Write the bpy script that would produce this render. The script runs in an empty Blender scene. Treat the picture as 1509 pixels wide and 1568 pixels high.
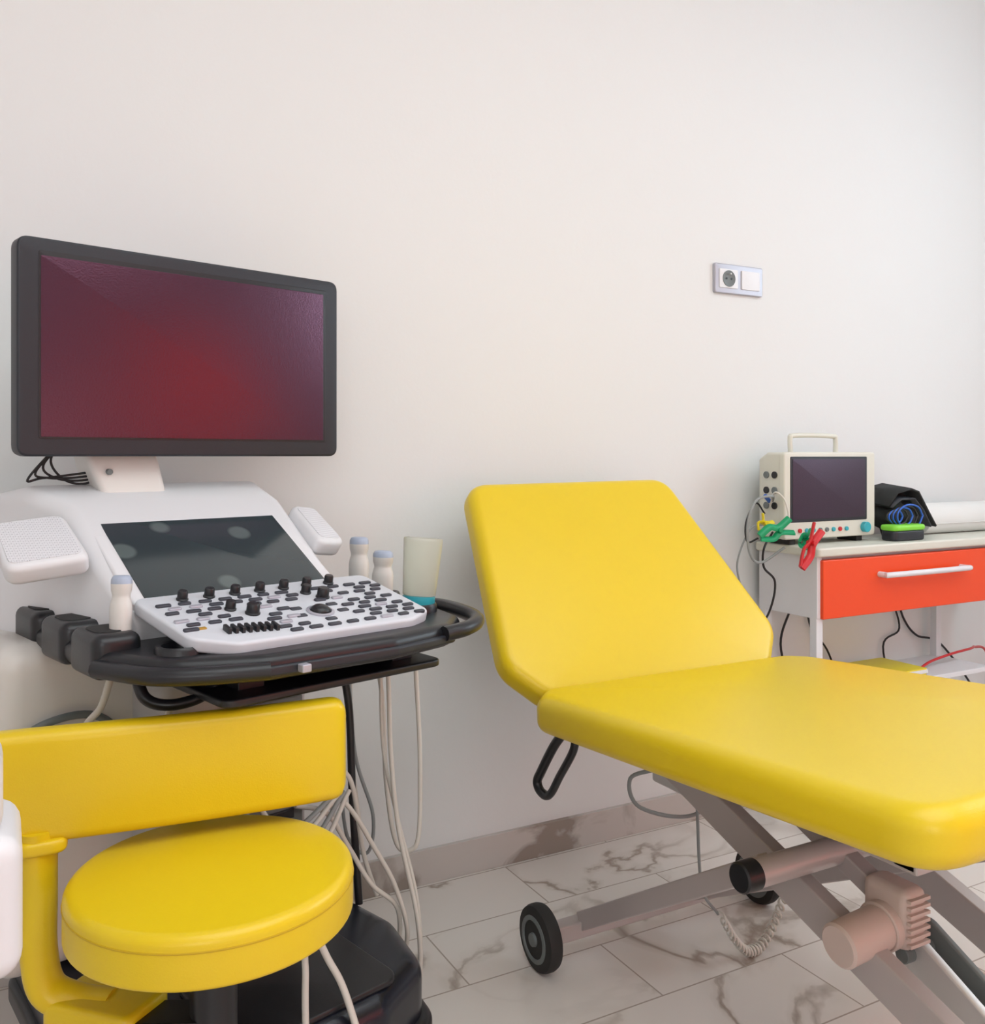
import bpy, math, random
from mathutils import Vector, Matrix
random.seed(3)
S = bpy.context.scene
try:
    S.view_settings.view_transform = 'Standard'
    S.view_settings.look = 'None'
except Exception as e:
    print(e)

# ------------------------------------------------------------ materials
def mat(name, col, rough=0.5, metal=0.0, spec=0.5, coat=0.0, bump=0.0, bscale=200.0, var=0.0, vscale=3.0, trans=0.0, emis=None, estr=0.0, tint=None, ior=1.5):
    m = bpy.data.materials.new(name); m.use_nodes = True
    nt = m.node_tree; b = nt.nodes['Principled BSDF']
    b.inputs['Base Color'].default_value = (*col, 1)
    b.inputs['Roughness'].default_value = rough
    b.inputs['Metallic'].default_value = metal
    b.inputs['IOR'].default_value = ior
    b.inputs['Specular IOR Level'].default_value = spec
    b.inputs['Coat Weight'].default_value = coat
    b.inputs['Transmission Weight'].default_value = trans
    if tint: b.inputs['Specular Tint'].default_value = (*tint, 1)
    if emis:
        b.inputs['Emission Color'].default_value = (*emis, 1)
        b.inputs['Emission Strength'].default_value = estr
    tc = nt.nodes.new('ShaderNodeTexCoord')
    if bump > 0:
        n = nt.nodes.new('ShaderNodeTexNoise'); n.inputs['Scale'].default_value = bscale; n.inputs['Detail'].default_value = 4
        nt.links.new(tc.outputs['Object'], n.inputs['Vector'])
        bp = nt.nodes.new('ShaderNodeBump'); bp.inputs['Strength'].default_value = bump; bp.inputs['Distance'].default_value = 0.002
        nt.links.new(n.outputs['Fac'], bp.inputs['Height']); nt.links.new(bp.outputs['Normal'], b.inputs['Normal'])
    if var > 0:
        n = nt.nodes.new('ShaderNodeTexNoise'); n.inputs['Scale'].default_value = vscale; n.inputs['Detail'].default_value = 5
        nt.links.new(tc.outputs['Object'], n.inputs['Vector'])
        mx = nt.nodes.new('ShaderNodeMix'); mx.data_type = 'RGBA'
        mx.inputs[6].default_value = (*[c * (1 - var) for c in col], 1)
        mx.inputs[7].default_value = (*[min(1, c * (1 + var)) for c in col], 1)
        nt.links.new(n.outputs['Fac'], mx.inputs[0]); nt.links.new(mx.outputs[2], b.inputs['Base Color'])
    return m

M_wall = mat('wall_paint', (0.79, 0.80, 0.795), 0.75, bump=0.12, bscale=90, var=0.015, vscale=1.5)
M_ceil = mat('ceiling_paint', (0.82, 0.82, 0.82), 0.8, bump=0.05)
M_yel = mat('yellow_vinyl', (0.80, 0.575, 0.010), 0.32, bump=0.10, bscale=500, var=0.03, vscale=4)
M_seam = mat('yellow_seam', (0.62, 0.41, 0.008), 0.5)
M_white = mat('white_plastic', (0.78, 0.78, 0.80), 0.35, bump=0.02)
M_panel = mat('control_panel_plastic', (0.68, 0.70, 0.75), 0.38)
M_cream = mat('cream_plastic', (0.72, 0.71, 0.62), 0.4, bump=0.03)
M_warmw = mat('warm_white_plastic', (0.74, 0.71, 0.67), 0.4)
M_gbody = mat('grey_body_plastic', (0.50, 0.49, 0.49), 0.4)
M_blk = mat('black_plastic', (0.012, 0.013, 0.016), 0.34, bump=0.05, bscale=400)
M_dgrey = mat('dark_grey_plastic', (0.017, 0.020, 0.027), 0.45, bump=0.05, bscale=400)
M_key = mat('key_plastic', (0.045, 0.05, 0.065), 0.45)
M_base = mat('base_plastic', (0.010, 0.013, 0.022), 0.25)
M_rub = mat('rubber', (0.02, 0.02, 0.02), 0.7)
M_metal = mat('grey_painted_metal', (0.52, 0.465, 0.455), 0.36, metal=0.2, var=0.05)
M_metal2 = mat('light_metal', (0.64, 0.62, 0.61), 0.35, metal=0.4)
M_pink = mat('actuator_plastic', (0.64, 0.51, 0.46), 0.45)
M_hub = mat('wheel_hub', (0.16, 0.18, 0.18), 0.5)
M_cable = mat('white_cable', (0.70, 0.67, 0.61), 0.45)
M_gcable = mat('grey_cable', (0.30, 0.32, 0.32), 0.5)
M_bcable = mat('black_cable', (0.015, 0.015, 0.017), 0.5)
M_blue = mat('blue_plastic', (0.02, 0.12, 0.55), 0.4)
M_lblue = mat('pale_blue_plastic', (0.42, 0.48, 0.60), 0.4)
M_green = mat('green_plastic', (0.0, 0.33, 0.13), 0.35)
M_lime = mat('lime_plastic', (0.25, 0.75, 0.05), 0.4)
M_red = mat('red_plastic', (0.60, 0.015, 0.02), 0.35)
M_yp = mat('yellow_plastic', (0.8, 0.65, 0.02), 0.4)
M_teal = mat('teal_gel', (0.04, 0.40, 0.48), 0.3)
M_bottle = mat('gel_bottle_plastic', (0.90, 0.91, 0.84), 0.30, trans=0.78, ior=1.12)
M_orange = mat('orange_red_laminate', (0.90, 0.075, 0.012), 0.32, var=0.02)
M_silver = mat('silver_frame', (0.46, 0.46, 0.52), 0.35, metal=0.3)
M_paper = mat('paper_roll', (0.80, 0.80, 0.78), 0.8)
M_fabric = mat('black_fabric', (0.02, 0.022, 0.022), 0.85, bump=0.5, bscale=60)
M_glow_curtain = mat('glowing_red_fabric', (0.70, 0.07, 0.03), 0.8, bump=0.3, bscale=30, emis=(1.0, 0.16, 0.10), estr=1.9)  # self-lit by emission to redden the monitor reflection and warm the room

def screen_mat(name, base, tint, rough, ior=1.85, bs=.25):
    m = mat(name, base, rough, spec=1.0, tint=tint, ior=ior)
    nt = m.node_tree; b = nt.nodes['Principled BSDF']
    tc = nt.nodes.new('ShaderNodeTexCoord')
    n = nt.nodes.new('ShaderNodeTexNoise'); n.inputs['Scale'].default_value = 330; n.inputs['Detail'].default_value = 2
    nt.links.new(tc.outputs['Object'], n.inputs['Vector'])
    bp = nt.nodes.new('ShaderNodeBump'); bp.inputs['Strength'].default_value = bs; bp.inputs['Distance'].default_value = 0.001
    nt.links.new(n.outputs['Fac'], bp.inputs['Height']); nt.links.new(bp.outputs['Normal'], b.inputs['Normal'])
    return m
M_screen = screen_mat('lcd_screen', (0.012, 0.008, 0.014), (0.52, 0.25, 0.38), 0.25)
M_pscreen = screen_mat('patient_monitor_screen', (0.02, 0.014, 0.022), (0.42, 0.30, 0.42), 0.38, 1.7)

def touch_mat():
    m = mat('touch_screen_glass', (0.012, 0.02, 0.022), 0.12, spec=0.8)
    nt = m.node_tree; b = nt.nodes['Principled BSDF']
    tc = nt.nodes.new('ShaderNodeTexCoord')
    v = nt.nodes.new('ShaderNodeTexVoronoi'); v.inputs['Scale'].default_value = 11
    nt.links.new(tc.outputs['Object'], v.inputs['Vector'])
    r = nt.nodes.new('ShaderNodeValToRGB')
    r.color_ramp.elements[0].position = 0.18; r.color_ramp.elements[0].color = (0.10, 0.13, 0.13, 1)  # lighter round blotches in the colour stand in for reflections and smudges
    r.color_ramp.elements[1].position = 0.24; r.color_ramp.elements[1].color = (0.026, 0.042, 0.048, 1)
    nt.links.new(v.outputs['Distance'], r.inputs['Fac']); nt.links.new(r.outputs['Color'], b.inputs['Base Color'])
    return m
M_touch = touch_mat()

def grille_mat():
    m = mat('speaker_grille', (0.72, 0.72, 0.74), 0.5)
    nt = m.node_tree; b = nt.nodes['Principled BSDF']
    tc = nt.nodes.new('ShaderNodeTexCoord')
    v = nt.nodes.new('ShaderNodeTexVoronoi'); v.inputs['Scale'].default_value = 330; v.inputs['Randomness'].default_value = 0.0
    nt.links.new(tc.outputs['Object'], v.inputs['Vector'])
    r = nt.nodes.new('ShaderNodeValToRGB')
    r.color_ramp.elements[0].position = 0.2; r.color_ramp.elements[0].color = (0.42, 0.42, 0.45, 1)
    r.color_ramp.elements[1].position = 0.4; r.color_ramp.elements[1].color = (0.74, 0.74, 0.77, 1)
    nt.links.new(v.outputs['Distance'], r.inputs['Fac']); nt.links.new(r.outputs['Color'], b.inputs['Base Color'])
    return m
M_grille = grille_mat()

def floor_mat():
    m = mat('marble_tile', (0.7, 0.68, 0.66), 0.14, spec=0.5)
    nt = m.node_tree; b = nt.nodes['Principled BSDF']; N = nt.nodes; L = nt.links
    tc = N.new('ShaderNodeTexCoord')
    mp = N.new('ShaderNodeMapping'); mp.inputs['Location'].default_value = (0.12, 0.06, 0); L.new(tc.outputs['Object'], mp.inputs['Vector'])
    br = N.new('ShaderNodeTexBrick'); br.inputs['Scale'].default_value = 1.0
    br.inputs['Brick Width'].default_value = 0.6; br.inputs['Row Height'].default_value = 0.2
    br.inputs['Mortar Size'].default_value = 0.0017; br.inputs['Mortar Smooth'].default_value = 0.1
    br.inputs['Color1'].default_value = (0.0, 0, 0, 1); br.inputs['Color2'].default_value = (1, 1, 1, 1); br.inputs['Mortar'].default_value = (0, 0, 0, 1)
    L.new(mp.outputs['Vector'], br.inputs['Vector'])
    mul = N.new('ShaderNodeVectorMath'); mul.operation = 'SCALE'; mul.inputs['Scale'].default_value = 3.0; L.new(br.outputs['Color'], mul.inputs[0])
    add = N.new('ShaderNodeVectorMath'); add.operation = 'ADD'; L.new(tc.outputs['Object'], add.inputs[0]); L.new(mul.outputs[0], add.inputs[1])
    n1 = N.new('ShaderNodeTexNoise'); n1.inputs['Scale'].default_value = 1.9; n1.inputs['Detail'].default_value = 6; n1.inputs['Roughness'].default_value = 0.48; n1.inputs['Distortion'].default_value = 0.8
    L.new(add.outputs[0], n1.inputs['Vector'])
    s = N.new('ShaderNodeMath'); s.operation = 'SUBTRACT'; s.inputs[1].default_value = 0.5; L.new(n1.outputs['Fac'], s.inputs[0])
    ab = N.new('ShaderNodeMath'); ab.operation = 'ABSOLUTE'; L.new(s.outputs[0], ab.inputs[0])
    r = N.new('ShaderNodeValToRGB')
    base = (0.78, 0.725, 0.675, 1)
    e = r.color_ramp.elements
    e[0].position = 0.0; e[0].color = (0.38, 0.315, 0.265, 1); e[1].position = 0.04; e[1].color = base
    x = e.new(0.008); x.color = (0.50, 0.435, 0.38, 1); x = e.new(0.015); x.color = (0.70, 0.645, 0.59, 1)
    L.new(ab.outputs[0], r.inputs['Fac'])
    n2 = N.new('ShaderNodeTexNoise'); n2.inputs['Scale'].default_value = 1.8; n2.inputs['Detail'].default_value = 3; L.new(add.outputs[0], n2.inputs['Vector'])
    r2 = N.new('ShaderNodeValToRGB'); r2.color_ramp.elements[0].position = 0.43; r2.color_ramp.elements[0].color = (0.10, .10, .10, 1); r2.color_ramp.elements[1].position = 0.56; r2.color_ramp.elements[1].color = (1, 1, 1, 1)
    L.new(n2.outputs['Fac'], r2.inputs['Fac'])
    mx = N.new('ShaderNodeMix'); mx.data_type = 'RGBA'; mx.inputs[6].default_value = base
    L.new(r2.outputs['Color'], mx.inputs[0]); L.new(r.outputs['Color'], mx.inputs[7])
    mx2 = N.new('ShaderNodeMix'); mx2.data_type = 'RGBA'; mx2.inputs[7].default_value = (0.42, 0.36, 0.31, 1)
    L.new(br.outputs['Fac'], mx2.inputs[0]); L.new(mx.outputs[2], mx2.inputs[6])
    L.new(mx2.outputs[2], b.inputs['Base Color'])
    return m
M_floor = floor_mat()

def skirt_mat():
    m = mat('marble_skirting', (0.5, 0.48, 0.46), 0.25)
    nt = m.node_tree; b = nt.nodes['Principled BSDF']; N = nt.nodes; L = nt.links
    tc = N.new('ShaderNodeTexCoord')
    n1 = N.new('ShaderNodeTexNoise'); n1.inputs['Scale'].default_value = 3.6; n1.inputs['Detail'].default_value = 6; n1.inputs['Distortion'].default_value = 1.2
    L.new(tc.outputs['Object'], n1.inputs['Vector'])
    r = N.new('ShaderNodeValToRGB'); e = r.color_ramp.elements
    e[0].position = 0.42; e[0].color = (0.31, 0.265, 0.23, 1); e[1].position = 0.50; e[1].color = (0.58, 0.54, 0.505, 1)
    L.new(n1.outputs['Fac'], r.inputs['Fac']); L.new(r.outputs['Color'], b.inputs['Base Color'])
    return m
M_skirt = skirt_mat()

# ------------------------------------------------------------ builders
class Group:
    """one real-world object: an Empty with named child parts"""
    def __init__(s, name, loc=(0, 0, 0), rz=0.0, off=None):
        s.e = bpy.data.objects.new(name, None); S.collection.objects.link(s.e)
        s.e.empty_display_size = 0.1
        s.e.location = loc; s.e.rotation_euler = (0, 0, rz)
        s.off = Vector(off if off is not None else loc)
G = None
def mk(name, vs, fs, m, smooth=True, bevel=0.0, seg=3, M=None, angle=40, sub=0):
    me = bpy.data.meshes.new(name)
    vv = [Vector(v) for v in vs]
    if M is not None: vv = [M @ v for v in vv]
    if G is not None: vv = [v - G.off for v in vv]
    me.from_pydata([tuple(v) for v in vv], [], fs); me.validate(); me.update()
    import bmesh
    bm = bmesh.new(); bm.from_mesh(me); bmesh.ops.recalc_face_normals(bm, faces=bm.faces); bm.to_mesh(me); bm.free()
    o = bpy.data.objects.new(name, me); S.collection.objects.link(o)
    if m: me.materials.append(m)
    if smooth:
        for p in me.polygons: p.use_smooth = True
        try: me.set_sharp_from_angle(angle=math.radians(angle))
        except Exception: pass
    if bevel > 0:
        b = o.modifiers.new('bevel', 'BEVEL'); b.width = bevel; b.segments = seg; b.limit_method = 'ANGLE'; b.angle_limit = math.radians(35)
        b.harden_normals = False
        if smooth:
            for p in me.polygons: p.use_smooth = True
            a = me.attributes.get('sharp_edge')
            if a: me.attributes.remove(a)
            w = o.modifiers.new('wn', 'WEIGHTED_NORMAL'); w.keep_sharp = True
    if G is not None: o.parent = G.e
    return o

def box(name, x0, x1, y0, y1, z0, z1, m, bevel=0.004, M=None, seg=3):
    vs = [(x0, y0, z0), (x1, y0, z0), (x1, y1, z0), (x0, y1, z0), (x0, y0, z1), (x1, y0, z1), (x1, y1, z1), (x0, y1, z1)]
    fs = [(0, 3, 2, 1), (4, 5, 6, 7), (0, 1, 5, 4), (1, 2, 6, 5), (2, 3, 7, 6), (3, 0, 4, 7)]
    return mk(name, vs, fs, m, bevel=bevel, M=M, seg=seg)

def frame_from(p0, p1, up=(0, 0, 1)):
    d = (Vector(p1) - Vector(p0)).normalized(); u = Vector(up)
    if abs(d.dot(u)) > 0.98: u = Vector((1, 0, 0))
    a = u.cross(d).normalized(); b = d.cross(a)
    return a, b, d

def lathe(name, prof, m, p=(0, 0, 0), axis=(0, 0, 1), n=28, M=None, sx=1.0, sy=1.0, angle=40):
    a, b, d = frame_from((0, 0, 0), axis)
    vs = []; fs = []
    for (r, h) in prof:
        for i in range(n):
            t = 2 * math.pi * i / n
            vs.append(Vector(p) + a * (math.cos(t) * r * sx) + b * (math.sin(t) * r * sy) + d * h)
    for k in range(len(prof) - 1):
        for i in range(n):
            j = (i + 1) % n
            fs.append((k * n + i, k * n + j, (k + 1) * n + j, (k + 1) * n + i))
    fs.append(tuple(range(n))[::-1]); fs.append(tuple((len(prof) - 1) * n + i for i in range(n)))
    return mk(name, vs, fs, m, M=M, angle=angle)

def cyl(name, p0, p1, r, m, r1=None, ch=None, n=28, M=None):
    L = (Vector(p1) - Vector(p0)).length; r1 = r if r1 is None else r1
    c = min(r, L) * 0.12 if ch is None else ch
    return lathe(name, [(r - c, 0), (r, c), (r1, L - c), (r1 - c, L)], m, p0, Vector(p1) - Vector(p0), n, M)

def catmull(pts, k=8):
    P = [Vector(p) for p in pts]; P = [2 * P[0] - P[1]] + P + [2 * P[-1] - P[-2]]
    out = []
    for i in range(1, len(P) - 2):
        for s in range(k):
            t = s / k
            a, b, c, d = P[i - 1], P[i], P[i + 1], P[i + 2]
            out.append(0.5 * ((2 * b) + (c - a) * t + (2 * a - 5 * b + 4 * c - d) * t * t + (3 * b - a - 3 * c + d) * t ** 3))
    out.append(P[-2]); return out

def tube(name, pts, r, m, smooth=True, n=10, k=8, M=None, rx=1.0):
    Q = catmull(pts, k) if smooth else [Vector(p) for p in pts]
    vs = []; fs = []; prev = None
    for i, q in enumerate(Q):
        t = (Q[min(i + 1, len(Q) - 1)] - Q[max(i - 1, 0)]).normalized()
        if prev is None: a = t.orthogonal().normalized()
        else: a = (prev - t * prev.dot(t)).normalized()
        prev = a; b = t.cross(a)
        for j in range(n):
            an = 2 * math.pi * j / n
            vs.append(q + a * math.cos(an) * r + b * math.sin(an) * r * rx)
    for i in range(len(Q) - 1):
        for j in range(n):
            jj = (j + 1) % n
            fs.append((i * n + j, i * n + jj, (i + 1) * n + jj, (i + 1) * n + j))
    fs.append(tuple(range(n))[::-1]); fs.append(tuple((len(Q) - 1) * n + j for j in range(n)))
    return mk(name, vs, fs, m, M=M, angle=60)

def rpoly(pts, rad, seg=8):
    out = []; n = len(pts)
    for i in range(n):
        p = Vector(pts[i]).to_2d(); a = Vector(pts[i - 1]).to_2d(); b = Vector(pts[(i + 1) % n]).to_2d()
        r = rad[i] if isinstance(rad, (list, tuple)) else rad
        da = (a - p); db = (b - p); la, lb = da.length, db.length; da.normalize(); db.normalize()
        ang = da.angle(db)
        if r <= 0 or ang > math.pi - 0.02: out.append(p); continue
        t = min(r / math.tan(ang / 2), la * 0.48, lb * 0.48)
        p0 = p + da * t; p1 = p + db * t
        for s in range(seg + 1):
            u = s / seg
            out.append((1 - u) ** 2 * p0 + 2 * u * (1 - u) * p + u * u * p1)
    return out

def slab(name, outline, z0, z1, m, er=0.01, eb=None, M=None, crown=0.0, seg=5, angle=50):
    """extruded outline with rounded edges; er top edge radius, eb bottom edge radius"""
    eb = er if eb is None else eb
    n = len(outline)
    area = sum(outline[i].x * outline[(i + 1) % n].y - outline[(i + 1) % n].x * outline[i].y for i in range(n))
    O = outline if area > 0 else outline[::-1]
    nor = []
    for i in range(n):
        d = (O[(i + 1) % n] - O[i - 1]).normalized(); nor.append(Vector((d.y, -d.x)))
    cx = sum((p for p in O), Vector((0, 0))) / n
    rings = []
    for s in range(seg + 1):
        a = math.pi / 2 * s / seg
        rings.append((eb * (1 - math.sin(a)), z0 + eb * (1 - math.cos(a))))
    for s in range(seg + 1):
        a = math.pi / 2 * s / seg
        rings.append((er * (1 - math.cos(a)), z1 - er + er * math.sin(a)))
    vs = []; fs = []
    for (ins, z) in rings:
        for i in range(n):
            p = O[i] - nor[i] * ins; vs.append((p.x, p.y, z))
    R = len(rings)
    if crown > 0:
        for f in (0.93, 0.8, 0.6, 0.35, 0.12):
            for i in range(n):
                p = cx + (O[i] - nor[i] * er - cx) * f
                vs.append((p.x, p.y, z1 + crown * (1 - f ** 2.0)))
            R += 1
    for k in range(R - 1):
        for i in range(n):
            j = (i + 1) % n
            fs.append((k * n + i, k * n + j, (k + 1) * n + j, (k + 1) * n + i))
    fs.append(tuple(range(n))[::-1]); fs.append(tuple((R - 1) * n + i for i in range(n)))
    return mk(name, vs, fs, m, M=M, angle=angle)

def rrect(x0, x1, y0, y1, r, seg=6):
    return rpoly([(x0, y0), (x1, y0), (x1, y1), (x0, y1)], r, seg)

def fr(o, ex, ey, ez):
    ex, ey, ez = Vector(ex).normalized(), Vector(ey).normalized(), Vector(ez).normalized()
    return Matrix(((ex.x, ey.x, ez.x, o[0]), (ex.y, ey.y, ez.y, o[1]), (ex.z, ey.z, ez.z, o[2]), (0, 0, 0, 1)))

# ------------------------------------------------------------ room
WY = 1.96; XL, XR, YB, H = -1.6, 3.35, -3.0, 2.75
G = None
box('floor', XL, XR, YB, WY, -0.1, 0, M_floor, 0)
box('ceiling', XL, XR, YB, WY, H, H + 0.1, M_ceil, 0)
box('wall_back', XL - .1, XR + .1, WY, WY + .1, -0.1, H + .1, M_wall, 0)
box('wall_left', XL - .1, XL, YB, WY, -0.1, H + .1, M_wall, 0)
box('wall_right', XR, XR + .1, YB, WY, -0.1, H + .1, M_wall, 0)
box('wall_front', XL - .1, XR + .1, YB - .1, YB, -0.1, H + .1, M_wall, 0)
box('baseboard_back', XL, XR, WY - 0.012, WY, 0, 0.08, M_skirt, 0.001)
box('baseboard_right', XR - 0.012, XR, YB, WY - .012, 0, 0.08, M_skirt, 0.001)
box('baseboard_left', XL, XL + .012, YB, WY - .012, 0, 0.08, M_skirt, 0.001)
# unseen red curtain added for the monitor reflection; emission makes it glow
vs = []; fs = []
n = 90
for i in range(n + 1):
    y = -2.85 + 1.25 * i / n
    x = 3.24 + 0.035 * math.sin(i * 0.75) + 0.012 * math.sin(i * 1.9)
    vs += [(x, y, 0.35), (x, y, 1.95)]
for i in range(n): fs.append((2 * i, 2 * i + 2, 2 * i + 3, 2 * i + 1))
G = Group('added_red_curtain', (3.24, -2.1, 0))
o = mk('fabric', vs, fs, M_glow_curtain, angle=180)
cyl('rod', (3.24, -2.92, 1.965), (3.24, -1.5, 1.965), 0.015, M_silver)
for y in (-2.9, -1.55): cyl('rod_bracket', (3.24, y, 1.965), (XR, y, 1.965), .01, M_silver)

# ------------------------------------------------------------ wall socket
G = Group('wall_socket', (1.845, WY, 1.495))
sx0, sx1, sz0, sz1 = 1.755, 1.935, 1.455, 1.538
Mw = fr((0, WY, 0), (1, 0, 0), (0, 0, 1), (0, -1, 0))
slab('frame', rrect(sx0, sx1, sz0, sz1, 0.006), 0, 0.010, M_silver, 0.003, 0, M=Mw)
xm = (sx0 + sx1) / 2; zm = (sz0 + sz1) / 2
slab('socket_insert', rrect(sx0 + .015, xm - .007, sz0 + .015, sz1 - .015, 0.003), 0.008, 0.0125, M_white, 0.001, 0, M=Mw)
slab('blank_insert', rrect(xm + .007, sx1 - .015, sz0 + .015, sz1 - .015, 0.003), 0.008, 0.0135, M_white, 0.001, 0, M=Mw)
cs = (sx0 + .015 + xm - .007) / 2
lathe('socket_well', [(0.023, 0.0), (0.023, 0.0015), (0.020, 0.0015), (0.018, 0.0005)], M_hub, (cs, WY - 0.0125, zm), (0, -1, 0))
for dx in (-.009, .009):
    cyl('pin_hole', (cs + dx, WY - 0.0128, zm), (cs + dx, WY - 0.0142, zm), 0.003, M_blk)
cyl('earth_pin', (cs, WY - 0.0125, zm + .012), (cs, WY - 0.022, zm + .012), 0.0022, M_metal2)

# ------------------------------------------------------------ examination bed
G = Group('examination_couch', (1.19, 1.1, 0))
ca, sa = math.cos(math.radians(50)), math.sin(math.radians(50))
Mb = fr((1.195, 1.465, 0.545), (1, 0, 0), (0, ca, sa), (0, -sa, ca))
ob = rpoly([(-.28, -.005), (.29, -.005), (.362, .085), (.268, .528), (-.288, .520), (-.352, .075)], [.05, .05, .07, .06, .06, .07], 10)
slab('backrest_cushion', ob, -0.062, 0.0, M_yel, 0.024, 0.022, M=Mb, crown=0.008, seg=8, angle=180)
slab('backrest_board', rpoly([(-.22, .04), (.22, .04), (.22, .45), (-.22, .45)], .03), -0.078, -0.058, M_dgrey, 0.003, M=Mb)
sl = 0.072
Ms = fr((1.195, 1.462, 0.566), (-1, 0, 0), (0, -1, sl), (0, sl, 1))
os_ = rpoly([(-.31, 0), (.305, .0), (.350, .055), (.348, .850), (-.348, .850), (-.348, .06)], [.05, .04, .04, .07, .07, .06], 10)
slab('seat_cushion', os_, -0.070, 0.0, M_yel, 0.028, 0.024, M=Ms, crown=0.010, seg=8, angle=180)
slab('seat_board', rrect(-.20, .20, .08, .74, .02), -0.086, -0.066, M_metal, 0.003, M=Ms)
for x in (1.09, 1.32):
    box('side_rail', x - .02, x + .02, 0.80, 1.40, 0.44, 0.475, M_metal, 0.003)
for y in (.82, 1.38):
    box('cross_rail', 1.07, 1.34, y - .018, y + .018, 0.442, 0.473, M_metal, 0.003)
for x in (1.09, 1.32):
    box('seat_spacer', x - .015, x + .015, 0.90, 1.36, 0.474, 0.495, M_metal, 0.001)
box('control_box', 1.10, 1.24, 1.28, 1.40, 0.375, 0.445, M_metal2, 0.006)
tube('release_handle', [(.905, y, z) for (y, z) in [(1.40, .50), (1.44, .46), (1.485, .40), (1.50, .375), (1.485, .36), (1.455, .365), (1.42, .41), (1.375, .47), (1.37, .50)]], .0075, M_blk, rx=1.2)
box('base_axle', 0.95, 1.47, 1.503, 1.537, 0.046, 0.080, M_metal, 0.004)
for i, x in enumerate((.925, 1.495)):
    sgn = -1 if i == 0 else 1
    lathe('wheel_%d' % (i + 1), [(.048, -.016), (.060, -.013), (.0625, -.006), (.0625, .006), (.060, .013), (.048, .016)], M_rub, (x, 1.52, .0625), (sgn, 0, 0), 40)
    lathe('hub_%d' % (i + 1), [(.046, -.0175), (.044, .0175), (.036, .0185), (.034, .013), (.014, .013), (.012, .021), (.002, .022)], M_hub, (x, 1.52, .0625), (sgn, 0, 0), 32)
def bar(name, p0, p1, w, h, m, bevel=.003, up=(0, 0, 1)):
    a, b, d = frame_from(p0, p1, up)
    L = (Vector(p1) - Vector(p0)).length
    return box(name, -w / 2, w / 2, -h / 2, h / 2, 0, L, m, bevel, M=fr(p0, a, b, d))
bar('scissor_arm_1', (1.09, 1.38, .455), (1.09, .30, .07), .028, .058, M_metal)
bar('scissor_arm_2', (1.33, 1.38, .455), (1.33, .30, .07), .028, .058, M_metal)
bar('scissor_arm_inner', (1.295, 1.515, .07), (1.295, .80, .44), .022, .034, M_metal)
bar('scissor_arm_inner_b', (1.02, 1.515, .075), (1.02, 1.02, .38), .022, .036, M_metal)
cyl('cross_tube', (.975, 1.00, .385), (1.36, 1.00, .385), .021, M_metal)
cyl('cross_tube_cap', (.945, 1.00, .385), (.978, 1.00, .385), .0225, M_blk)
box('foot_axle', 0.95, 1.47, .26, .30, .05, .09, M_metal, .004)
for x in (.935, 1.485):
    lathe('foot_caster', [(.03, -.014), (.046, -.012), (.048, 0), (.046, .012), (.03, .014)], M_rub, (x, .28, .048), (1, 0, 0), 32)
# actuator
cyl('actuator_motor', (1.035, .90, .310), (1.13, .90, .318), .031, M_pink)
cyl('motor_collar', (1.118, .90, .317), (1.134, .90, .318), .035, M_pink)
box('actuator_gearbox', 1.13, 1.180, .862, .940, .290, .378, M_pink, .014)
for k in range(7):
    box('gearbox_rib', 1.134, 1.176, .857, .864, .300 + .0105 * k, .305 + .0105 * k, M_pink, .0005)
bar('actuator_rod', (1.157, .93, .35), (1.157, 1.15, .44), .03, .03, M_metal)
pl = rpoly([(0, -.028), (.30, -.045), (.33, .0), (.30, .045), (0, .028), (-.028, 0)], [.025] * 6, 8)
Ml = fr((1.175, .885, .275), Vector((0, -.85, -.53)), Vector((0, -.53, .85)), (1, 0, 0))
slab('lift_link', pl, -.008, .008, M_metal2, .003, M=Ml)
Ml2 = fr((1.215, .90, .29), Vector((0, -.85, -.53)), Vector((0, -.53, .85)), (1, 0, 0))
slab('lift_link_b', pl, -.006, .006, M_hub, .003, M=Ml2)
cyl('pivot_bolt', (1.150, .885, .275), (1.23, .885, .275), .012, M_hub)
pts = []
for i in range(220):
    t = i / 219; a = t * 2 * math.pi * 22
    cx = 1.24 + .17 * t; cy = 1.36; cz = .10 - .09 * math.sin(t * math.pi)
    pts.append((cx, cy + .009 * math.cos(a), max(.012, cz) + .009 * math.sin(a)))
tube('coiled_cable', pts, .0025, M_cable, smooth=False, n=6)
tube('coil_lead', [(1.24, 1.369, .10), (1.20, 1.37, .16), (1.18, 1.36, .30), (1.17, 1.35, .40)], .003, M_gcable)
tube('bed_cable', [(1.11, 1.39, .40), (1.08, 1.44, .37), (1.12, 1.46, .30), (1.24, 1.44, .27), (1.30, 1.38, .36), (1.30, 1.3, .44)], .004, M_gcable)

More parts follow.
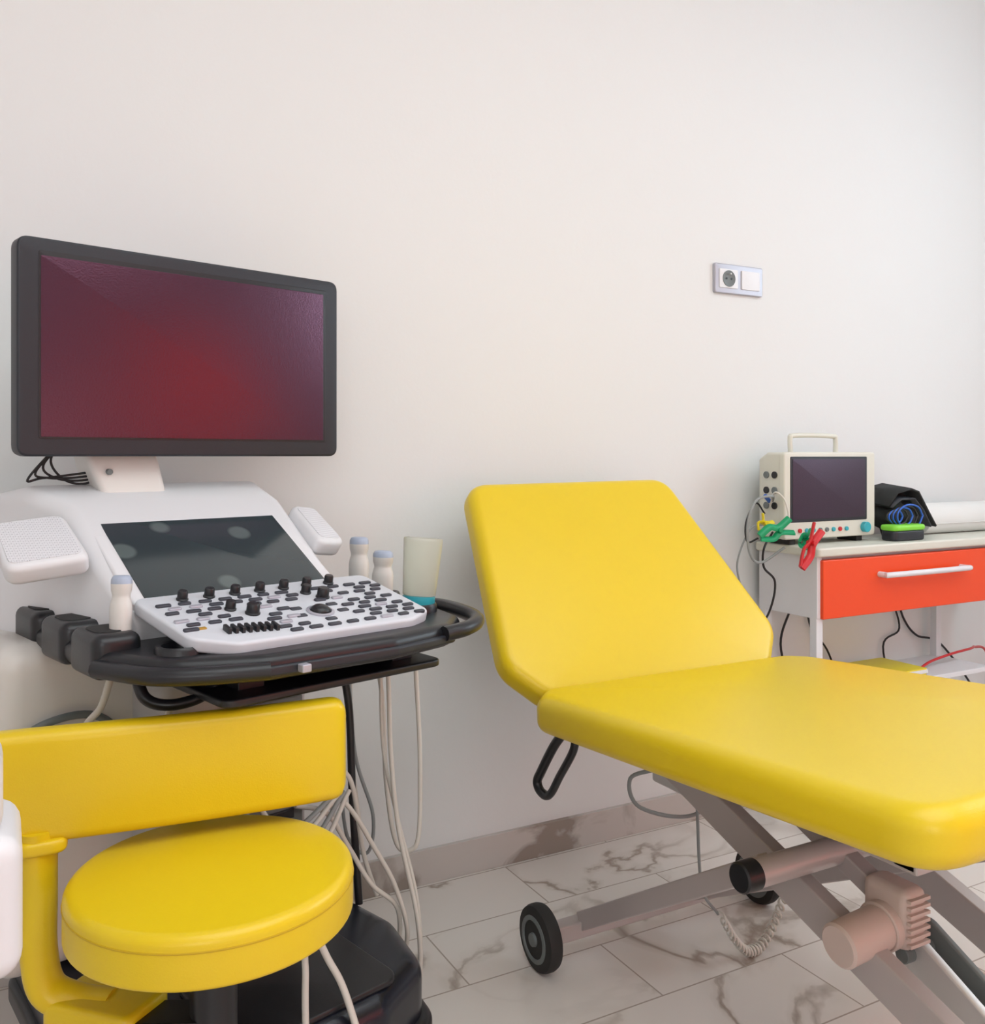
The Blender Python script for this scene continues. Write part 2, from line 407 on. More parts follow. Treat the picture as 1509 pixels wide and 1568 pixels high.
# ------------------------------------------------------------ trolley with drawer
TX0, TX1, TY0, TY1, TZ = 1.905, 2.87, 1.72, 1.935, .755
G = Group('instrument_trolley', (2.38, 1.83, 0))
slab('table_top', rrect(TX0 - .012, TX1 + .012, TY0 - .012, TY1 + .005, .012), TZ - .025, TZ, M_cream, .006)
box('left_panel', TX0, TX0 + .018, TY0 + .004, TY1, .565, TZ - .024, M_white, .002)
box('right_panel', TX1 - .018, TX1, TY0 + .004, TY1, .565, TZ - .024, M_white, .002)
box('carcass', TX0 + .018, TX1 - .018, TY0 + .02, TY1, .57, TZ - .024, M_white, .002)
box('drawer_front', TX0 + .012, TX1 - .004, TY0 - .006, TY0 + .018, .564, TZ - .034, M_orange, .003)
tube('drawer_handle', [(2.135, TY0 - .004, .672), (2.135, TY0 - .028, .672), (2.145, TY0 - .034, .672), (2.30, TY0 - .036, .672), (2.475, TY0 - .034, .672), (2.485, TY0 - .028, .672), (2.485, TY0 - .004, .672)], .008, M_white, k=5)
for i, (x, y) in enumerate(((TX0 + .012, TY0 + .018), (TX0 + .012, TY1 - .014), (2.66, TY1 - .014), (TX1 - .02, TY0 + .018))):
    box('leg_%d' % (i + 1), x - .012, x + .012, y - .012, y + .012, .07, .568, M_white, .002)
    lathe('caster_%d' % (i + 1), [(.02, -.01), (.035, -.009), (.035, .009), (.02, .01)], M_rub, (x, y, .035), (1, 0, 0), 24)
box('lower_shelf', TX0, 2.67, TY0 + .02, TY1 - .002, .34, .355, M_white, .002)
G = Group('yellow_folder', (2.3, 1.83, .355))
slab('cover', rrect(2.12, 2.40, 1.76, 1.92, .005), .3555, .375, M_yp, .002)
slab('pages', rrect(2.122, 2.402, 1.758, 1.918, .003), .360, .371, M_paper, .001)
G = Group('red_power_cord', (2.6, 1.8, .36))
tube('cord', [(2.42, 1.80, .362), (2.50, 1.82, .372), (2.60, 1.82, .385), (2.72, 1.84, .385), (2.80, 1.88, .375), (2.92, 1.92, .34), (3.0, 1.94, .2), (3.0, 1.94, .01)], .004, M_red)
G = Group('black_power_cord', (2.5, 1.9, .5))
tube('cord_1', [(2.03, 1.93, .565), (2.0, 1.945, .45), (2.05, 1.945, .30), (2.1, 1.945, .1), (2.2, 1.94, .006)], .0035, M_bcable)
tube('cord_2', [(2.50, 1.945, .57), (2.54, 1.948, .48), (2.60, 1.945, .42), (2.72, 1.945, .38), (2.9, 1.945, .2), (3.0, 1.93, .006)], .0035, M_bcable)
tube('cord_3', [(2.10, 1.945, .57), (2.13, 1.948, .48), (2.20, 1.945, .40), (2.28, 1.945, .2), (2.3, 1.945, .006)], .003, M_bcable)
tube('cord_4', [(2.47, 1.947, .57), (2.52, 1.948, .45), (2.44, 1.945, .40), (2.5, 1.945, .2), (2.5, 1.945, .006)], .003, M_bcable)

# patient monitor
G = Group('patient_monitor', (2.03, 1.84, TZ))
px0, px1, pz0, pz1 = 1.860, 2.215, .772, 1.008
py = 1.80
vs = []; rings = [(py + .006, 0.0), (py + .06, 0.0), (py + .10, .03)]
for (y, ins) in rings:
    for (x, z) in ((px0 + ins * .3, pz0), (px1 - ins, pz0), (px1 - ins, pz1 - ins * .6), (px0 + ins * .3, pz1 - ins * .6)): vs.append((x, y, z))
fs = [(0, 1, 2, 3), (11, 10, 9, 8)]
for k in range(2):
    for i in range(4):
        j = (i + 1) % 4; fs.append((k * 4 + i, k * 4 + j, (k + 1) * 4 + j, (k + 1) * 4 + i))
mk('housing', vs, fs, M_cream, bevel=.008)
Mp = fr((0, py, 0), (1, 0, 0), (0, 0, 1), (0, -1, 0))
slab('front_bezel', rrect(px0 - .002, px1 + .002, pz0 - .001, pz1 + .001, .012), -.010, .006, M_cream, .005, 0, M=Mp)
slab('screen_frame', rrect(px0 + .020, px1 - .034, pz0 + .045, pz1 - .012, .004), .004, .0075, M_dgrey, .001, 0, M=Mp)
slab('screen', rrect(px0 + .028, px1 - .042, pz0 + .053, pz1 - .019, .003), .007, .0083, M_pscreen, .0005, 0, M=Mp)
for i in range(8):
    x = px0 + .055 + i * .026
    cyl('button_%d' % (i + 1), (x, py - .005, pz0 + .022), (x, py - .011, pz0 + .022), .006, (M_teal if i % 3 else M_red) if i not in (3, 4) else M_hub)
cyl('rotary_knob', (px1 - .045, py - .005, pz0 + .024), (px1 - .045, py - .02, pz0 + .024), .015, M_teal)
tube('carry_handle', [(px0 + .07, py + .04, pz1 - .005), (px0 + .068, py + .04, pz1 + .038), (px0 + .078, py + .04, pz1 + .046), (px0 + .15, py + .04, pz1 + .048), (px0 + .235, py + .04, pz1 + .046), (px0 + .247, py + .04, pz1 + .038), (px0 + .247, py + .04, pz1 - .005)], .007, M_cream, k=5)
for r in range(3):
    for c in range(2):
        y = py + .03 + c * .03; z = pz0 + .09 + r * .042
        cyl('port_%d_%d' % (r, c), (px0 + .001, y, z), (px0 - .004, y, z), .0095, M_hub if (r + c) % 2 else M_blk)
for i, x in enumerate((px0 + .045, px1 - .045)):
    box('foot_%d' % (i + 1), x - .012, x + .012, py + .01, py + .08, TZ + .0003, pz0 + .002, M_rub, .002)

# ECG cables hanging beside the trolley
G = Group('ecg_cable_bundle', (1.80, 1.82, TZ))
tube('trunk_cable', [(1.852, 1.83, .875), (1.82, 1.80, .89), (1.763, 1.80, .88), (1.733, 1.80, .82), (1.74, 1.80, .742), (1.78, 1.80, .715), (1.835, 1.77, .755)], .0035, M_gcable)
tube('lead_1', [(1.852, 1.86, .84), (1.80, 1.84, .87), (1.755, 1.83, .82), (1.75, 1.82, .77), (1.77, 1.80, .78)], .0025, M_bcable)
tube('lead_2', [(1.852, 1.83, .79), (1.80, 1.81, .75), (1.80, 1.81, .70), (1.83, 1.80, .66), (1.82, 1.81, .58), (1.80, 1.86, .48), (1.80, 1.90, .30)], .003, M_bcable)
tube('lead_3', [(1.852, 1.86, .81), (1.79, 1.85, .80), (1.745, 1.85, .72), (1.76, 1.86, .66), (1.80, 1.87, .60)], .0025, M_gcable)
tube('lead_4', [(1.852, 1.84, .86), (1.83, 1.80, .90), (1.845, 1.78, .88), (1.85, 1.77, .83), (1.83, 1.77, .80)], .0025, M_cable)
cyl('blue_plug', (1.850, 1.84, .875), (1.815, 1.82, .890), .006, M_blue)

def clamp(p, q, m, w=.010):
    global G
    p = Vector(p); q = Vector(q); d = (q - p)
    G = Group('ecg_limb_clamp', (p + q) / 2)
    a, b, dd = frame_from(p, q)
    for s in (-1, 1):
        tube('jaw_%d' % (1 if s > 0 else 2), [p + b * .004 * s, p + d * .35 + b * .016 * s, p + d * .6 + b * .007 * s, q + b * .020 * s], w, m, n=8, rx=.45)
    cyl('pin', p + d * .6 - a * .012, p + d * .6 + a * .012, .006, m)
clamp((1.752, 1.775, .785), (1.835, 1.745, .815), M_green)
clamp((1.815, 1.700, .772), (1.865, 1.705, .787), M_green)
clamp((1.790, 1.672, .715), (1.860, 1.680, .815), M_red)
clamp((1.765, 1.79, .80), (1.79, 1.785, .835), M_yp, .008)

# cuff bag + lime pouch + paper roll
G = Group('blood_pressure_cuff', (2.36, 1.84, TZ))
def blob(name, c, s, m, seed, amp=.25):
    import bmesh
    bm = bmesh.new(); bmesh.ops.create_icosphere(bm, subdivisions=3, radius=1)
    from mathutils import noise
    vs = []
    for v in bm.verts:
        f = 1 + amp * noise.noise(v.co * 1.8 + Vector((seed, 0, 0)))
        q = v.co * f
        vs.append((c[0] + q.x * s[0], c[1] + q.y * s[1], max(c[2] + q.z * s[2], TZ + .0005)))
    fs = [tuple(v.index for v in f.verts) for f in bm.faces]; bm.free()
    return mk(name, vs, fs, m, angle=180)
blob('cuff_roll', (2.36, 1.845, .825), (.075, .045, .06), M_fabric, 5, amp=.5)
vs = []; fs = []
fl = [(2.27, .865), (2.31, .905), (2.37, .915), (2.405, .905), (2.45, .845), (2.485, .80)]
for (x, z) in fl: vs += [(x, 1.79, z - .012), (x + .01, 1.90, z)]
for i in range(len(fl) - 1): fs.append((2 * i, 2 * i + 2, 2 * i + 3, 2 * i + 1))
o = mk('cuff_flap', vs, fs, M_fabric, angle=180); md = o.modifiers.new('s', 'SOLIDIFY'); md.thickness = .006
vs = []; fs = []
fl = [(2.28, .86), (2.32, .885), (2.38, .885), (2.42, .85), (2.455, .80)]
for (x, z) in fl: vs += [(x, 1.785, z - .012), (x + .005, 1.89, z)]
for i in range(len(fl) - 1): fs.append((2 * i, 2 * i + 2, 2 * i + 3, 2 * i + 1))
o = mk('cuff_flap_b', vs, fs, M_dgrey, angle=180); md = o.modifiers.new('s', 'SOLIDIFY'); md.thickness = .005
for k in range(6):
    r = .018 + .005 * k
    tube('hose_%d' % k, [(2.265 + .013 * k + r * math.cos(t * .9) * 1.3, 1.775 - .002 * k, .822 + r * .8 * math.sin(t * .9)) for t in range(8)], .0028, M_blue if k % 2 else M_bcable, n=8, k=4)
slab('pouch_body', rpoly([(2.225, 1.735), (2.36, 1.735), (2.37, 1.79), (2.23, 1.79)], .02), TZ + .0005, TZ + .030, M_dgrey, .006)
slab('pouch_lid', rpoly([(2.223, 1.733), (2.362, 1.733), (2.372, 1.792), (2.228, 1.792)], .02), TZ + .029, TZ + .046, M_lime, .007)
G = Group('paper_roll', (2.68, 1.868, TZ))
lathe('roll', [(.019, 0), (.047, 0), (.048, .001), (.048, .359), (.047, .36), (.019, .36)], M_paper, (2.50, 1.868, TZ + .0485), (1, 0, 0), 40)
lathe('core', [(.016, -.002), (.019, -.002), (.019, .362), (.016, .362)], M_cable, (2.50, 1.868, TZ + .0485), (1, 0, 0), 24)
tube('loose_sheet_edge', [(2.505, 1.822, TZ + .035), (2.6, 1.820, TZ + .035), (2.84, 1.820, TZ + .035)], .0012, M_paper)

# ------------------------------------------------------------ ultrasound machine (machine frame, turned 15 deg)
PH = math.radians(15); cp, sp = math.cos(PH), math.sin(PH)
mo = (.70, 1.35, 0)
G = Group('ultrasound_machine', (mo[0] * cp - mo[1] * sp, mo[0] * sp + mo[1] * cp, 0), PH, off=mo)
Mm = fr((0, 1.525, 0), (1, 0, 0), (0, 0, 1), (0, -1, 0))
slab('monitor_housing', rrect(.432, 1.016, .998, 1.341, .018), -.045, 0.0, M_dgrey, .004, .016, M=Mm)
slab('monitor_bezel_inner', rrect(.463, .988, 1.026, 1.321, .004), -.001, .0008, M_blk, .0004, 0, M=Mm)
slab('monitor_screen', rrect(.466, .982, 1.029, 1.313, .002), 0, .0014, M_screen, .0003, 0, M=Mm)
box('monitor_back_mount', .60, .78, 1.565, 1.60, 1.06, 1.22, M_dgrey, .01)
vs = []
for (z, x0, x1, y0, y1) in ((.925, .575, .685, 1.55, 1.66), (1.0, .55, .675, 1.572, 1.64), (1.10, .56, .69, 1.585, 1.635)):
    vs += [(x0, y0, z), (x1, y0, z), (x1, y1, z), (x0, y1, z)]
fs = [(3, 2, 1, 0), (8, 9, 10, 11)]
for k in range(2):
    for i in range(4):
        j = (i + 1) % 4; fs.append((k * 4 + i, k * 4 + j, (k + 1) * 4 + j, (k + 1) * 4 + i))
mk('monitor_neck', vs, fs, M_warmw, bevel=.012)
cyl('neck_button', (.585, 1.568, .972), (.585, 1.556, .972), .005, M_hub)
for k in range(4):
    tube('monitor_cable_%d' % k, [(.57 - .008 * k, 1.60, 1.05), (.51 - .012 * k, 1.61, 1.0 - .012 * k), (.525 - .01 * k, 1.61, .962), (.56, 1.60, .952 + .006 * k), (.60, 1.60, .975)], .002, M_bcable)
prof = [(1.275, .782, .503, .862), (1.275, .700, .503, .862), (1.50, .922, .490, .875), (1.50, .70, .46, .885), (1.60, .950, .455, .885), (1.60, .70, .43, .885), (1.72, .930, .42, .875), (1.72, .68, .42, .875)]
vs = []
for (y, z, x0, x1) in prof: vs += [(x0, y, z), (x1, y, z)]
fs = [(0, 1, 3, 2), (12, 13, 15, 14)[::-1]]
for k in range(3):
    a = 4 * k
    fs += [(a, a + 4, a + 5, a + 1), (a + 2, a + 3, a + 7, a + 6), (a, a + 2, a + 6, a + 4), (a + 1, a + 5, a + 7, a + 3)]
mk('upper_housing', vs, fs, M_white, bevel=.022, seg=5)
T0 = Vector((.681, 1.285, .790)); T1 = Vector((.681, 1.487, .905)); td = (T1 - T0); TL = td.length; td.normalize()
Mt = fr(T0, (1, 0, 0), td, Vector((1, 0, 0)).cross(td))
slab('touch_panel_surround', rrect(-.170, .170, -.012, TL + .018, .02), -.015, .005, M_white, .004, 0, M=Mt)
slab('touch_screen', rrect(-.150, .150, .0, TL + .003, .006), .004, .0062, M_touch, .0008, 0, M=Mt)
slab('touch_screen_bar', rrect(-.147, .147, TL - .015, TL + .001, .004), .006, .0066, M_blk, .0003, 0, M=Mt)
for nm, cx, s, hw in (('left', .432, -1, .056), ('right', .905, 1, .034)):
    Msx = fr((cx, 1.43, .872), Vector((1, .25 * s, -.12 * s)), td, Vector((1, .25 * s, -.12 * s)).cross(td))
    slab('speaker_' + nm, rpoly([(-hw, -.064), (hw, -.064), (hw * .9, .058), (-hw * .9, .058)], .020), -.026, .008, M_white, .010, .010, M=Msx)
    h2 = hw - .008
    slab('speaker_grille_' + nm, rpoly([(-h2, -.052), (h2, -.052), (h2 * .9, .048), (-h2 * .9, .048)], .012), .007, .0092, M_grille, .0005, 0, M=Msx)
# tray
tr = rpoly([(.445, 1.57), (.445, 1.22), (.495, 1.12), (.60, 1.062), (.80, 1.050), (.92, 1.068), (.985, 1.12), (1.015, 1.22), (1.04, 1.50), (.95, 1.56)], [.02, .05, .06, .05, .05, .05, .05, .05, .03, .03])
slab('console_tray', tr, .704, .740, M_blk, .014, .016)
slab('console_tray_strip', rpoly([(.50, 1.13), (.60, 1.058), (.80, 1.044), (.93, 1.062), (.93, 1.10), (.60, 1.10)], .02), .712, .726, M_dgrey, .004)
slab('keyboard_drawer', rpoly([(.56, 1.10), (.93, 1.10), (.94, 1.42), (.56, 1.42)], .02), .669, .680, M_blk, .003)
for x in (.62, .88): box('drawer_bracket', x - .02, x + .02, 1.14, 1.40, .679, .706, M_blk, .002)
box('drawer_latch', .640, .654, 1.041, 1.055, .714, .725, M_silver, .002)
tube('right_handle', [(.90, 1.062, .728), (.95, 1.064, .731), (.995, 1.092, .735), (1.015, 1.15, .738), (1.028, 1.23, .738), (1.02, 1.30, .733)], .012, M_blk)
tube('left_handle', [(.60, 1.055, .722), (.53, 1.085, .722), (.475, 1.13, .722), (.440, 1.22, .722)], .012, M_blk)
# keyboard panel
K0 = Vector((.70, 1.095, .749)); kd = Vector((0, .175, .042)).normalized()
Mk = fr(K0, (1, 0, 0), kd, Vector((1, 0, 0)).cross(kd))
kb = rpoly([(-.19, .195), (-.172, .04), (-.12, .004), (.165, -.002), (.215, .022), (.205, .195)], [.02, .03, .03, .03, .02, .02])
slab('control_panel', kb, -.016, .004, M_panel, .005, .005, M=Mk)
def key(nm, x, y, w, h, m=M_key, t=.0028, r=.003): slab(nm, rrect(x - w / 2, x + w / 2, y - h / 2, y + h / 2, r, 3), .003, .003 + t, m, .0012, 0, M=Mk, seg=2)
def knob(nm, x, y, r=.0075, h=.016, m=M_blk): lathe(nm, [(r * 1.15, .003), (r * 1.15, .006), (r, .007), (r * .95, h), (r * .8, h + .002)], m, (x, y, 0), (0, 0, 1), 18, M=Mk)
for i in range(7): knob('rotary_knob_%d' % (i + 1), -.125 + i * .041, .170)
knob('knob_big_1', -.055, .092, .0095, .018); knob('knob_big_2', -.078, .115, .0075, .016); knob('knob_big_3', .078, .118, .0095, .018); knob('knob_big_4', .062, .142, .0075, .016)
rr = random.Random(8); c = 0
for row, y in enumerate((.153, .138, .123, .108, .093, .078, .063, .048, .033, .018)):
    for i in range(12):
        x = -.160 + i * .031 + (row % 2) * .010
        if x > .197: continue
        if -.005 < x < .090 and .032 < y < .102: continue
        if -.14 < x < -.04 and y < .065: continue
        if x < -.14 and y < .05: continue
        if abs(x + .055) < .020 and abs(y - .092) < .018: continue
        if abs(x + .078) < .018 and abs(y - .115) < .013: continue
        if abs(x - .07) < .024 and abs(y - .130) < .022: continue
        if rr.random() < .12: continue
        c += 1; key('key_%d' % c, x, y, .018 + .004 * rr.random(), .0082, M_key if rr.random() < .9 else M_silver, .004)
lathe('trackball_ring', [(.021, .003), (.021, .006), (.017, .007), (.016, .004)], M_silver, (.043, .068, 0), (0, 0, 1), 28, M=Mk)
lathe('trackball', [(.0155, .004), (.014, .009), (.010, .0125), (.004, .0145)], M_blk, (.043, .068, 0), (0, 0, 1), 28, M=Mk, angle=180)
for s, (dx, dy) in enumerate(((-.030, .02), (-.036, -.006), (.032, .020), (.036, -.006), (0, -.030))):
    key('trackball_key_%d' % s, .043 + dx, .068 + dy, .018, .010, M_key)
for i in range(8):
    key('tgc_slider_%d' % (i + 1), -.118 + i * .0095, .044 - i * .0015, .005, .018, M_blk, .009, .001)
key('amber_key', -.148, .064, .02, .007, mat('amber_key', (.45, .25, .03), .4))
# left transducer holders
for i, y in enumerate((1.525, 1.40, 1.275)):
    slab('probe_holder_%d' % (i + 1), rrect(.440, .506, y - .052, y + .052, .020), .702, .762, M_blk, .014, .012)
    slab('probe_holder_slot_%d' % (i + 1), rrect(.452, .494, y - .030, y + .030, .018), .7605, .7635, M_rub, .001, 0)
for i, (x, y) in enumerate(((.530, 1.165),)):
    lathe('cup_ring_%d' % (i + 1), [(.034, .725), (.034, .746), (.031, .750), (.025, .749), (.023, .738)], M_blk, (x, y, 0), (0, 0, 1), 32)
for i, (x, y) in enumerate(((.995, 1.44), (.985, 1.335), (.955, 1.195))):
    lathe('cup_right_%d' % (i + 1), [(.032, .730), (.032, .750), (.030, .754), (.025, .753), (.023, .738)], M_blk, (x, y, 0), (0, 0, 1), 32)
def probe(nm, x, y, z, tilt=(0, 0, 1), s=1.0, cap=M_lblue, w=1.0):
    lathe(nm + '_body', [(.017 * s, -.02 * s), (.020 * s, .0), (.0205 * s, .045 * s), (.019 * s, .055 * s), (.0165 * s, .064 * s), (.0165 * s, .070 * s), (.019 * s, .078 * s), (.0195 * s, .090 * s)], M_warmw, (x, y, z), tilt, 24, sx=1.1 * w, sy=.85 * w, angle=70)
    lathe(nm + '_head', [(.0195 * s, .090 * s), (.019 * s, .098 * s), (.0165 * s, .103 * s), (.013 * s, .105 * s)], cap, (x, y, z), tilt, 24, sx=1.1 * w, sy=.85 * w, angle=70)
probe('probe_1', .488, 1.262, .757, (.05, .06, 1), .74, M_lblue, 1.1)
probe('probe_2', 1.0, 1.43, .755, (.03, .02, 1), .86, M_lblue, 1.15)
probe('probe_3', .985, 1.335, .75, (.03, 0, 1), .74, M_lblue, 1.35)
# gel bottle
lathe('gel_bottle_gel', [(.024, .0), (.0268, .004), (.0275, .024), (.024, .025)], M_teal, (.955, 1.195, .741), (.10, 0, 1), 32)
lathe('gel_bottle_body', [(.0262, .0255), (.0276, .027), (.033, .118), (.032, .121), (.024, .121), (.024, .119), (.0315, .117), (.0262, .028)], M_bottle, (.955, 1.195, .741), (.10, 0, 1), 32)
# lower body
box('column', .58, .84, 1.34, 1.58, .18, .71, M_gbody, .03, seg=5)
box('rear_body', .38, .90, 1.45, 1.70, .22, .72, M_warmw, .04, seg=5)
box('front_vent_panel', .60, .82, 1.333, 1.345, .30, .60, M_hub, .004)
for i in range(7): box('port_slot_%d' % i, .62, .80, 1.328, 1.336, .33 + i * .035, .345 + i * .035, M_blk, .001)
tube('side_arm', [(.86, 1.36, .69), (.915, 1.375, .64), (.940, 1.375, .55), (.945, 1.37, .38), (.945, 1.35, .20)], .007, M_blk)
tube('cable_hook', [(.50, 1.24, .705), (.505, 1.22, .672), (.53, 1.20, .662), (.57, 1.19, .668), (.60, 1.19, .69), (.605, 1.19, .706)], .008, M_blk)
tube('rear_arc', [(.38, 1.46, .55), (.44, 1.44, .60), (.52, 1.44, .60), (.57, 1.43, .54), (.58, 1.42, .46)], .006, M_hub)
# base
bo = rpoly([(.47, 1.70), (.44, 1.30), (.50, 1.10), (.60, 1.07), (.80, 1.07), (.91, 1.12), (.950, 1.25), (.92, 1.70)], [.05, .08, .06, .04, .04, .06, .06, .05])
slab('base', bo, .10, .215, M_base, .035, .02, seg=8, angle=180)
slab('base_skirt', rpoly([(.46, 1.70), (.43, 1.30), (.49, 1.09), (.60, 1.055), (.80, 1.055), (.92, 1.105), (.962, 1.25), (.93, 1.70)], [.05, .08, .06, .04, .04, .06, .06, .05]), .088, .125, M_blk, .012, .006)
slab('foot_rest', rrect(.58, .84, 1.09, 1.30, .03), .212, .222, M_blk, .004)
for i, (x, y) in enumerate(((.90, 1.17), (.52, 1.62), (.89, 1.62), (.475, 1.30))):
    for s in (-.014, .014):
        lathe('caster_%d_%s' % (i + 1, 'a' if s < 0 else 'b'), [(.028, -.010), (.046, -.009), (.048, 0), (.046, .009), (.028, .010)], M_rub, (x + s, y, .048), (1, 0, 0), 28)
    cyl('caster_stem_%d' % (i + 1), (x, y, .05), (x, y, .10), .016, M_blk)
# cables
CR = .0042
tube('probe_cable_1', [(.985, 1.335, .70), (.966, 1.292, .614), (.968, 1.287, .482), (.978, 1.277, .345), (1.002, 1.257, .197), (1.008, 1.255, .094), (.999, 1.264, .02), (.985, 1.30, .006)], CR, M_cable)
tube('probe_cable_1b', [(.980, 1.335, .70), (.956, 1.300, .614), (.962, 1.30, .482), (.985, 1.29, .36), (1.010, 1.267, .22), (1.018, 1.265, .10), (1.01, 1.274, .02), (.99, 1.32, .006)], CR * .8, M_cable)
tube('probe_cable_2', [(1.0, 1.26, .71), (1.028, 1.292, .613), (1.034, 1.288, .466), (1.033, 1.289, .325), (1.024, 1.300, .289), (1.005, 1.32, .301), (.992, 1.332, .407), (.980, 1.335, .596), (.975, 1.40, .70)], CR, M_cable)
tube('probe_cable_3', [(.995, 1.44, .70), (.973, 1.418, .577), (.977, 1.414, .413), (.984, 1.407, .316), (.973, 1.418, .286), (.93, 1.40, .33), (.91, 1.40, .42)], CR, M_cable)
tube('probe_cable_4', [(.80, 1.325, .42), (.861, 1.325, .391), (.903, 1.32, .322), (.936, 1.30, .255), (.985, 1.29, .20), (.990, 1.30, .12), (.985, 1.36, .06)], CR, M_cable)
tube('probe_cable_5', [(.58, 1.34, .40), (.66, 1.25, .36), (.69, 1.136, .33), (.695, 1.125, .28), (.68, 1.10, .235), (.64, 1.03, .12), (.62, 1.0, .006)], CR * 1.2, M_cable)
tube('probe_cable_6', [(.60, 1.34, .44), (.68, 1.25, .37), (.70, 1.136, .34), (.72, 1.105, .285), (.735, 1.08, .235), (.745, 1.03, .12), (.74, .99, .006)], CR * 1.2, M_cable)
tube('probe_cable_7', [(.488, 1.265, .71), (.495, 1.31, .691), (.485, 1.323, .644), (.475, 1.36, .60), (.52, 1.42, .50)], CR * 1.2, M_cable)
tube('probe_cable_8', [(.54, 1.30, .56), (.5515, 1.266, .616), (.562, 1.256, .646), (.592, 1.228, .656), (.619, 1.212, .652), (.633, 1.205, .635), (.64, 1.23, .56), (.64, 1.33, .50)], CR * 1.2, M_cable)
tube('probe_cable_9', [(.80, 1.325, .50), (.86, 1.32, .47), (.90, 1.31, .44), (.94, 1.33, .30), (.962, 1.32, .22)], CR, M_cable)
tube('probe_cable_10', [(.84, 1.325, .46), (.89, 1.30, .40), (.93, 1.29, .33), (.975, 1.28, .24), (.998, 1.28, .14), (.99, 1.35, .03)], CR, M_cable)
tube('probe_cable_11', [(.97, 1.42, .70), (.958, 1.40, .60), (.965, 1.39, .45), (.99, 1.37, .34), (.985, 1.38, .27), (.955, 1.40, .30), (.945, 1.41, .40)], CR * .8, M_gcable)
for k in range(4):
    tube('bundle_%d' % k, [(.62 + .03 * k, 1.325, .48), (.66 + .03 * k, 1.29, .43 - .01 * k), (.76 + .02 * k, 1.28, .40 - .012 * k), (.86 + .01 * k, 1.30, .43)], CR, M_cable if k % 2 else M_gcable)

# ------------------------------------------------------------ stool
SX, SY, SR = .229, 1.142, .168
G = Group('stool_with_backrest', (SX, SY, 0))
circ = [Vector((SX + SR * math.cos(2 * math.pi * i / 72), SY + SR * math.sin(2 * math.pi * i / 72))) for i in range(72)]
slab('seat_cushion', circ, .441, .500, M_yel, .013, .006, crown=.006, seg=8, angle=180)
tube('seat_seam', [(SX + (SR - .0003) * math.cos(2 * math.pi * i / 60), SY + (SR - .0003) * math.sin(2 * math.pi * i / 60), .483) for i in range(61)], .0014, M_seam, smooth=False, n=6)
cyl('seat_plate', (SX, SY, .405), (SX, SY, .443), .10, M_blk)
cyl('column_upper', (SX, SY, .16), (SX, SY, .41), .028, M_blk)
cyl('column_lower', (SX, SY, .03), (SX, SY, .20), .036, M_blk)
lathe('base_disc', [(.155, .0), (.16, .006), (.155, .014), (.06, .032), (.04, .04)], M_blk, (SX, SY, 0), (0, 0, 1), 48)
bp = [(-.16, 1.262), (-.08, 1.268), (.0, 1.268), (.10, 1.255), (.20, 1.243), (.30, 1.234), (.37, 1.230), (.425, 1.230)]
Q = catmull([(x, y, 0) for x, y in bp], 8)
vs = []; fs = []
pr = []
th, hh, rc = .019, .070, .015
for (sx_, sz_) in ((1, 1), (-1, 1), (-1, -1), (1, -1)):
    a0 = {(1, 1): 0, (-1, 1): 90, (-1, -1): 180, (1, -1): 270}[(sx_, sz_)]
    for s in range(6):
        a = math.radians(a0 + 90 * s / 5)
        pr.append((sx_ * (th - rc) + rc * math.cos(a), sz_ * (hh - rc) + rc * math.sin(a)))
npf = len(pr); NQ = len(Q)
cum = [0]
for i in range(1, NQ): cum.append(cum[-1] + (Q[i] - Q[i - 1]).length)
for i, q in enumerate(Q):
    t = (Q[min(i + 1, NQ - 1)] - Q[max(i - 1, 0)]).normalized(); nn = Vector((t.y, -t.x, 0))
    e = min(cum[i], cum[-1] - cum[i])
    f = 1.0; R = .02
    if e < R: f = math.sqrt(max(0, 1 - ((R - e) / R) ** 2))
    fh = 1 - (1 - f) * .20; ft = .45 + .55 * f
    for (o_, z_) in pr: vs.append(q + nn * o_ * ft + Vector((0, 0, .592 + z_ * fh)))
for i in range(NQ - 1):
    for j in range(npf):
        k = (j + 1) % npf; fs.append((i * npf + j, i * npf + k, (i + 1) * npf + k, (i + 1) * npf + j))
fs.append(tuple(range(npf))[::-1]); fs.append(tuple((NQ - 1) * npf + j for j in range(npf)))
mk('backrest_band', vs, fs, M_yel, angle=75)
tube('backrest_post', [(.042, 1.258, .54), (.042, 1.264, .45), (.042, 1.262, .385), (.052, 1.256, .340), (.085, 1.240, .322), (.12, 1.215, .320)], .024, M_yel, n=20, rx=.8)
slab('post_foot', rpoly([(.04, 1.24), (.10, 1.29), (.19, 1.20), (.13, 1.15)], .015), .300, .335, M_yel, .008)
slab('post_cuff', rpoly([(.014, 1.234), (.074, 1.234), (.074, 1.285), (.014, 1.285)], .020), .512, .530, M_yel, .006)
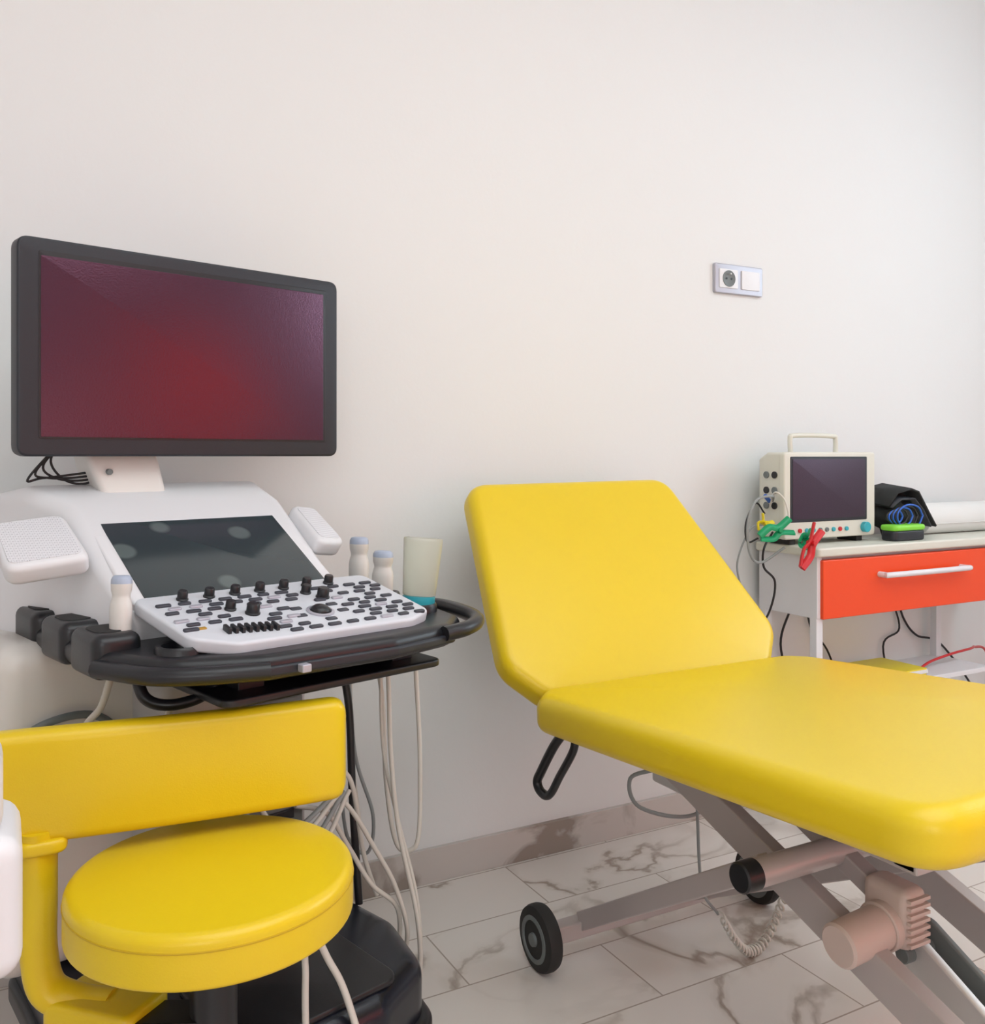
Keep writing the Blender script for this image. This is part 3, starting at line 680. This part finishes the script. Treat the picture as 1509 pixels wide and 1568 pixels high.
bar('post_bracket', (.13, 1.19, .318), (SX, SY, .318), .05, .012, M_blk, .002)

# ------------------------------------------------------------ white device cart at left edge
G = Group('white_device_cart', (-.10, .90, 0))
box('device_housing', -.26, .016, .82, .94, .578, .695, M_white, .02, seg=5)
box('device_top', -.25, .002, .83, .93, .68, .765, M_white, .025, seg=5)
cyl('pole', (-.13, .88, .02), (-.13, .88, .59), .02, M_metal2)
lathe('base_disc', [(.12, 0), (.125, .01), (.12, .02), (.03, .035)], M_metal2, (-.13, .88, 0), (0, 0, 1), 40)

# ------------------------------------------------------------ lights
G = None
def area(name, loc, rot, sx, sy, power, col):
    l = bpy.data.lights.new(name, 'AREA'); l.shape = 'RECTANGLE'; l.size = sx; l.size_y = sy; l.energy = power; l.color = col
    o = bpy.data.objects.new(name, l); S.collection.objects.link(o); o.location = loc; o.rotation_euler = rot; return o
area('ceiling_light', (0.9, -0.3, H - .02), (0, 0, 0), 2.6, 2.2, 44, (.89, .975, 1.0))
area('window_light', (XR - .03, 0.55, 1.75), (0, math.radians(-90), 0), 1.2, 1.3, 25, (.76, .90, 1.0))
area('window_light_left', (-1.0, -2.4, 1.6), (math.radians(90), 0, math.radians(-25)), 1.6, 1.4, 20, (.95, .985, 1.0))
area('warm_low_fill', (1.3, -2.9, .45), (math.radians(90), 0, 0), 2.6, .6, 7, (1.0, .60, .42))  # added warm fill without a lamp behind it, tints lower wall and floor
w = bpy.data.worlds.new('World'); S.world = w; w.use_nodes = True
w.node_tree.nodes['Background'].inputs[0].default_value = (.8, .85, .9, 1); w.node_tree.nodes['Background'].inputs[1].default_value = .5

# ------------------------------------------------------------ camera
cam = bpy.data.cameras.new('camera'); co = bpy.data.objects.new('camera', cam); S.collection.objects.link(co)
co.location = (0, 0, 1.0); co.rotation_euler = (math.radians(90), 0, -math.radians(28.3))
cam.sensor_fit = 'HORIZONTAL'; cam.sensor_width = 36; cam.lens = 36 * 1400 / 1509
cam.shift_y = -87 / 1509; cam.clip_start = .02
S.camera = co
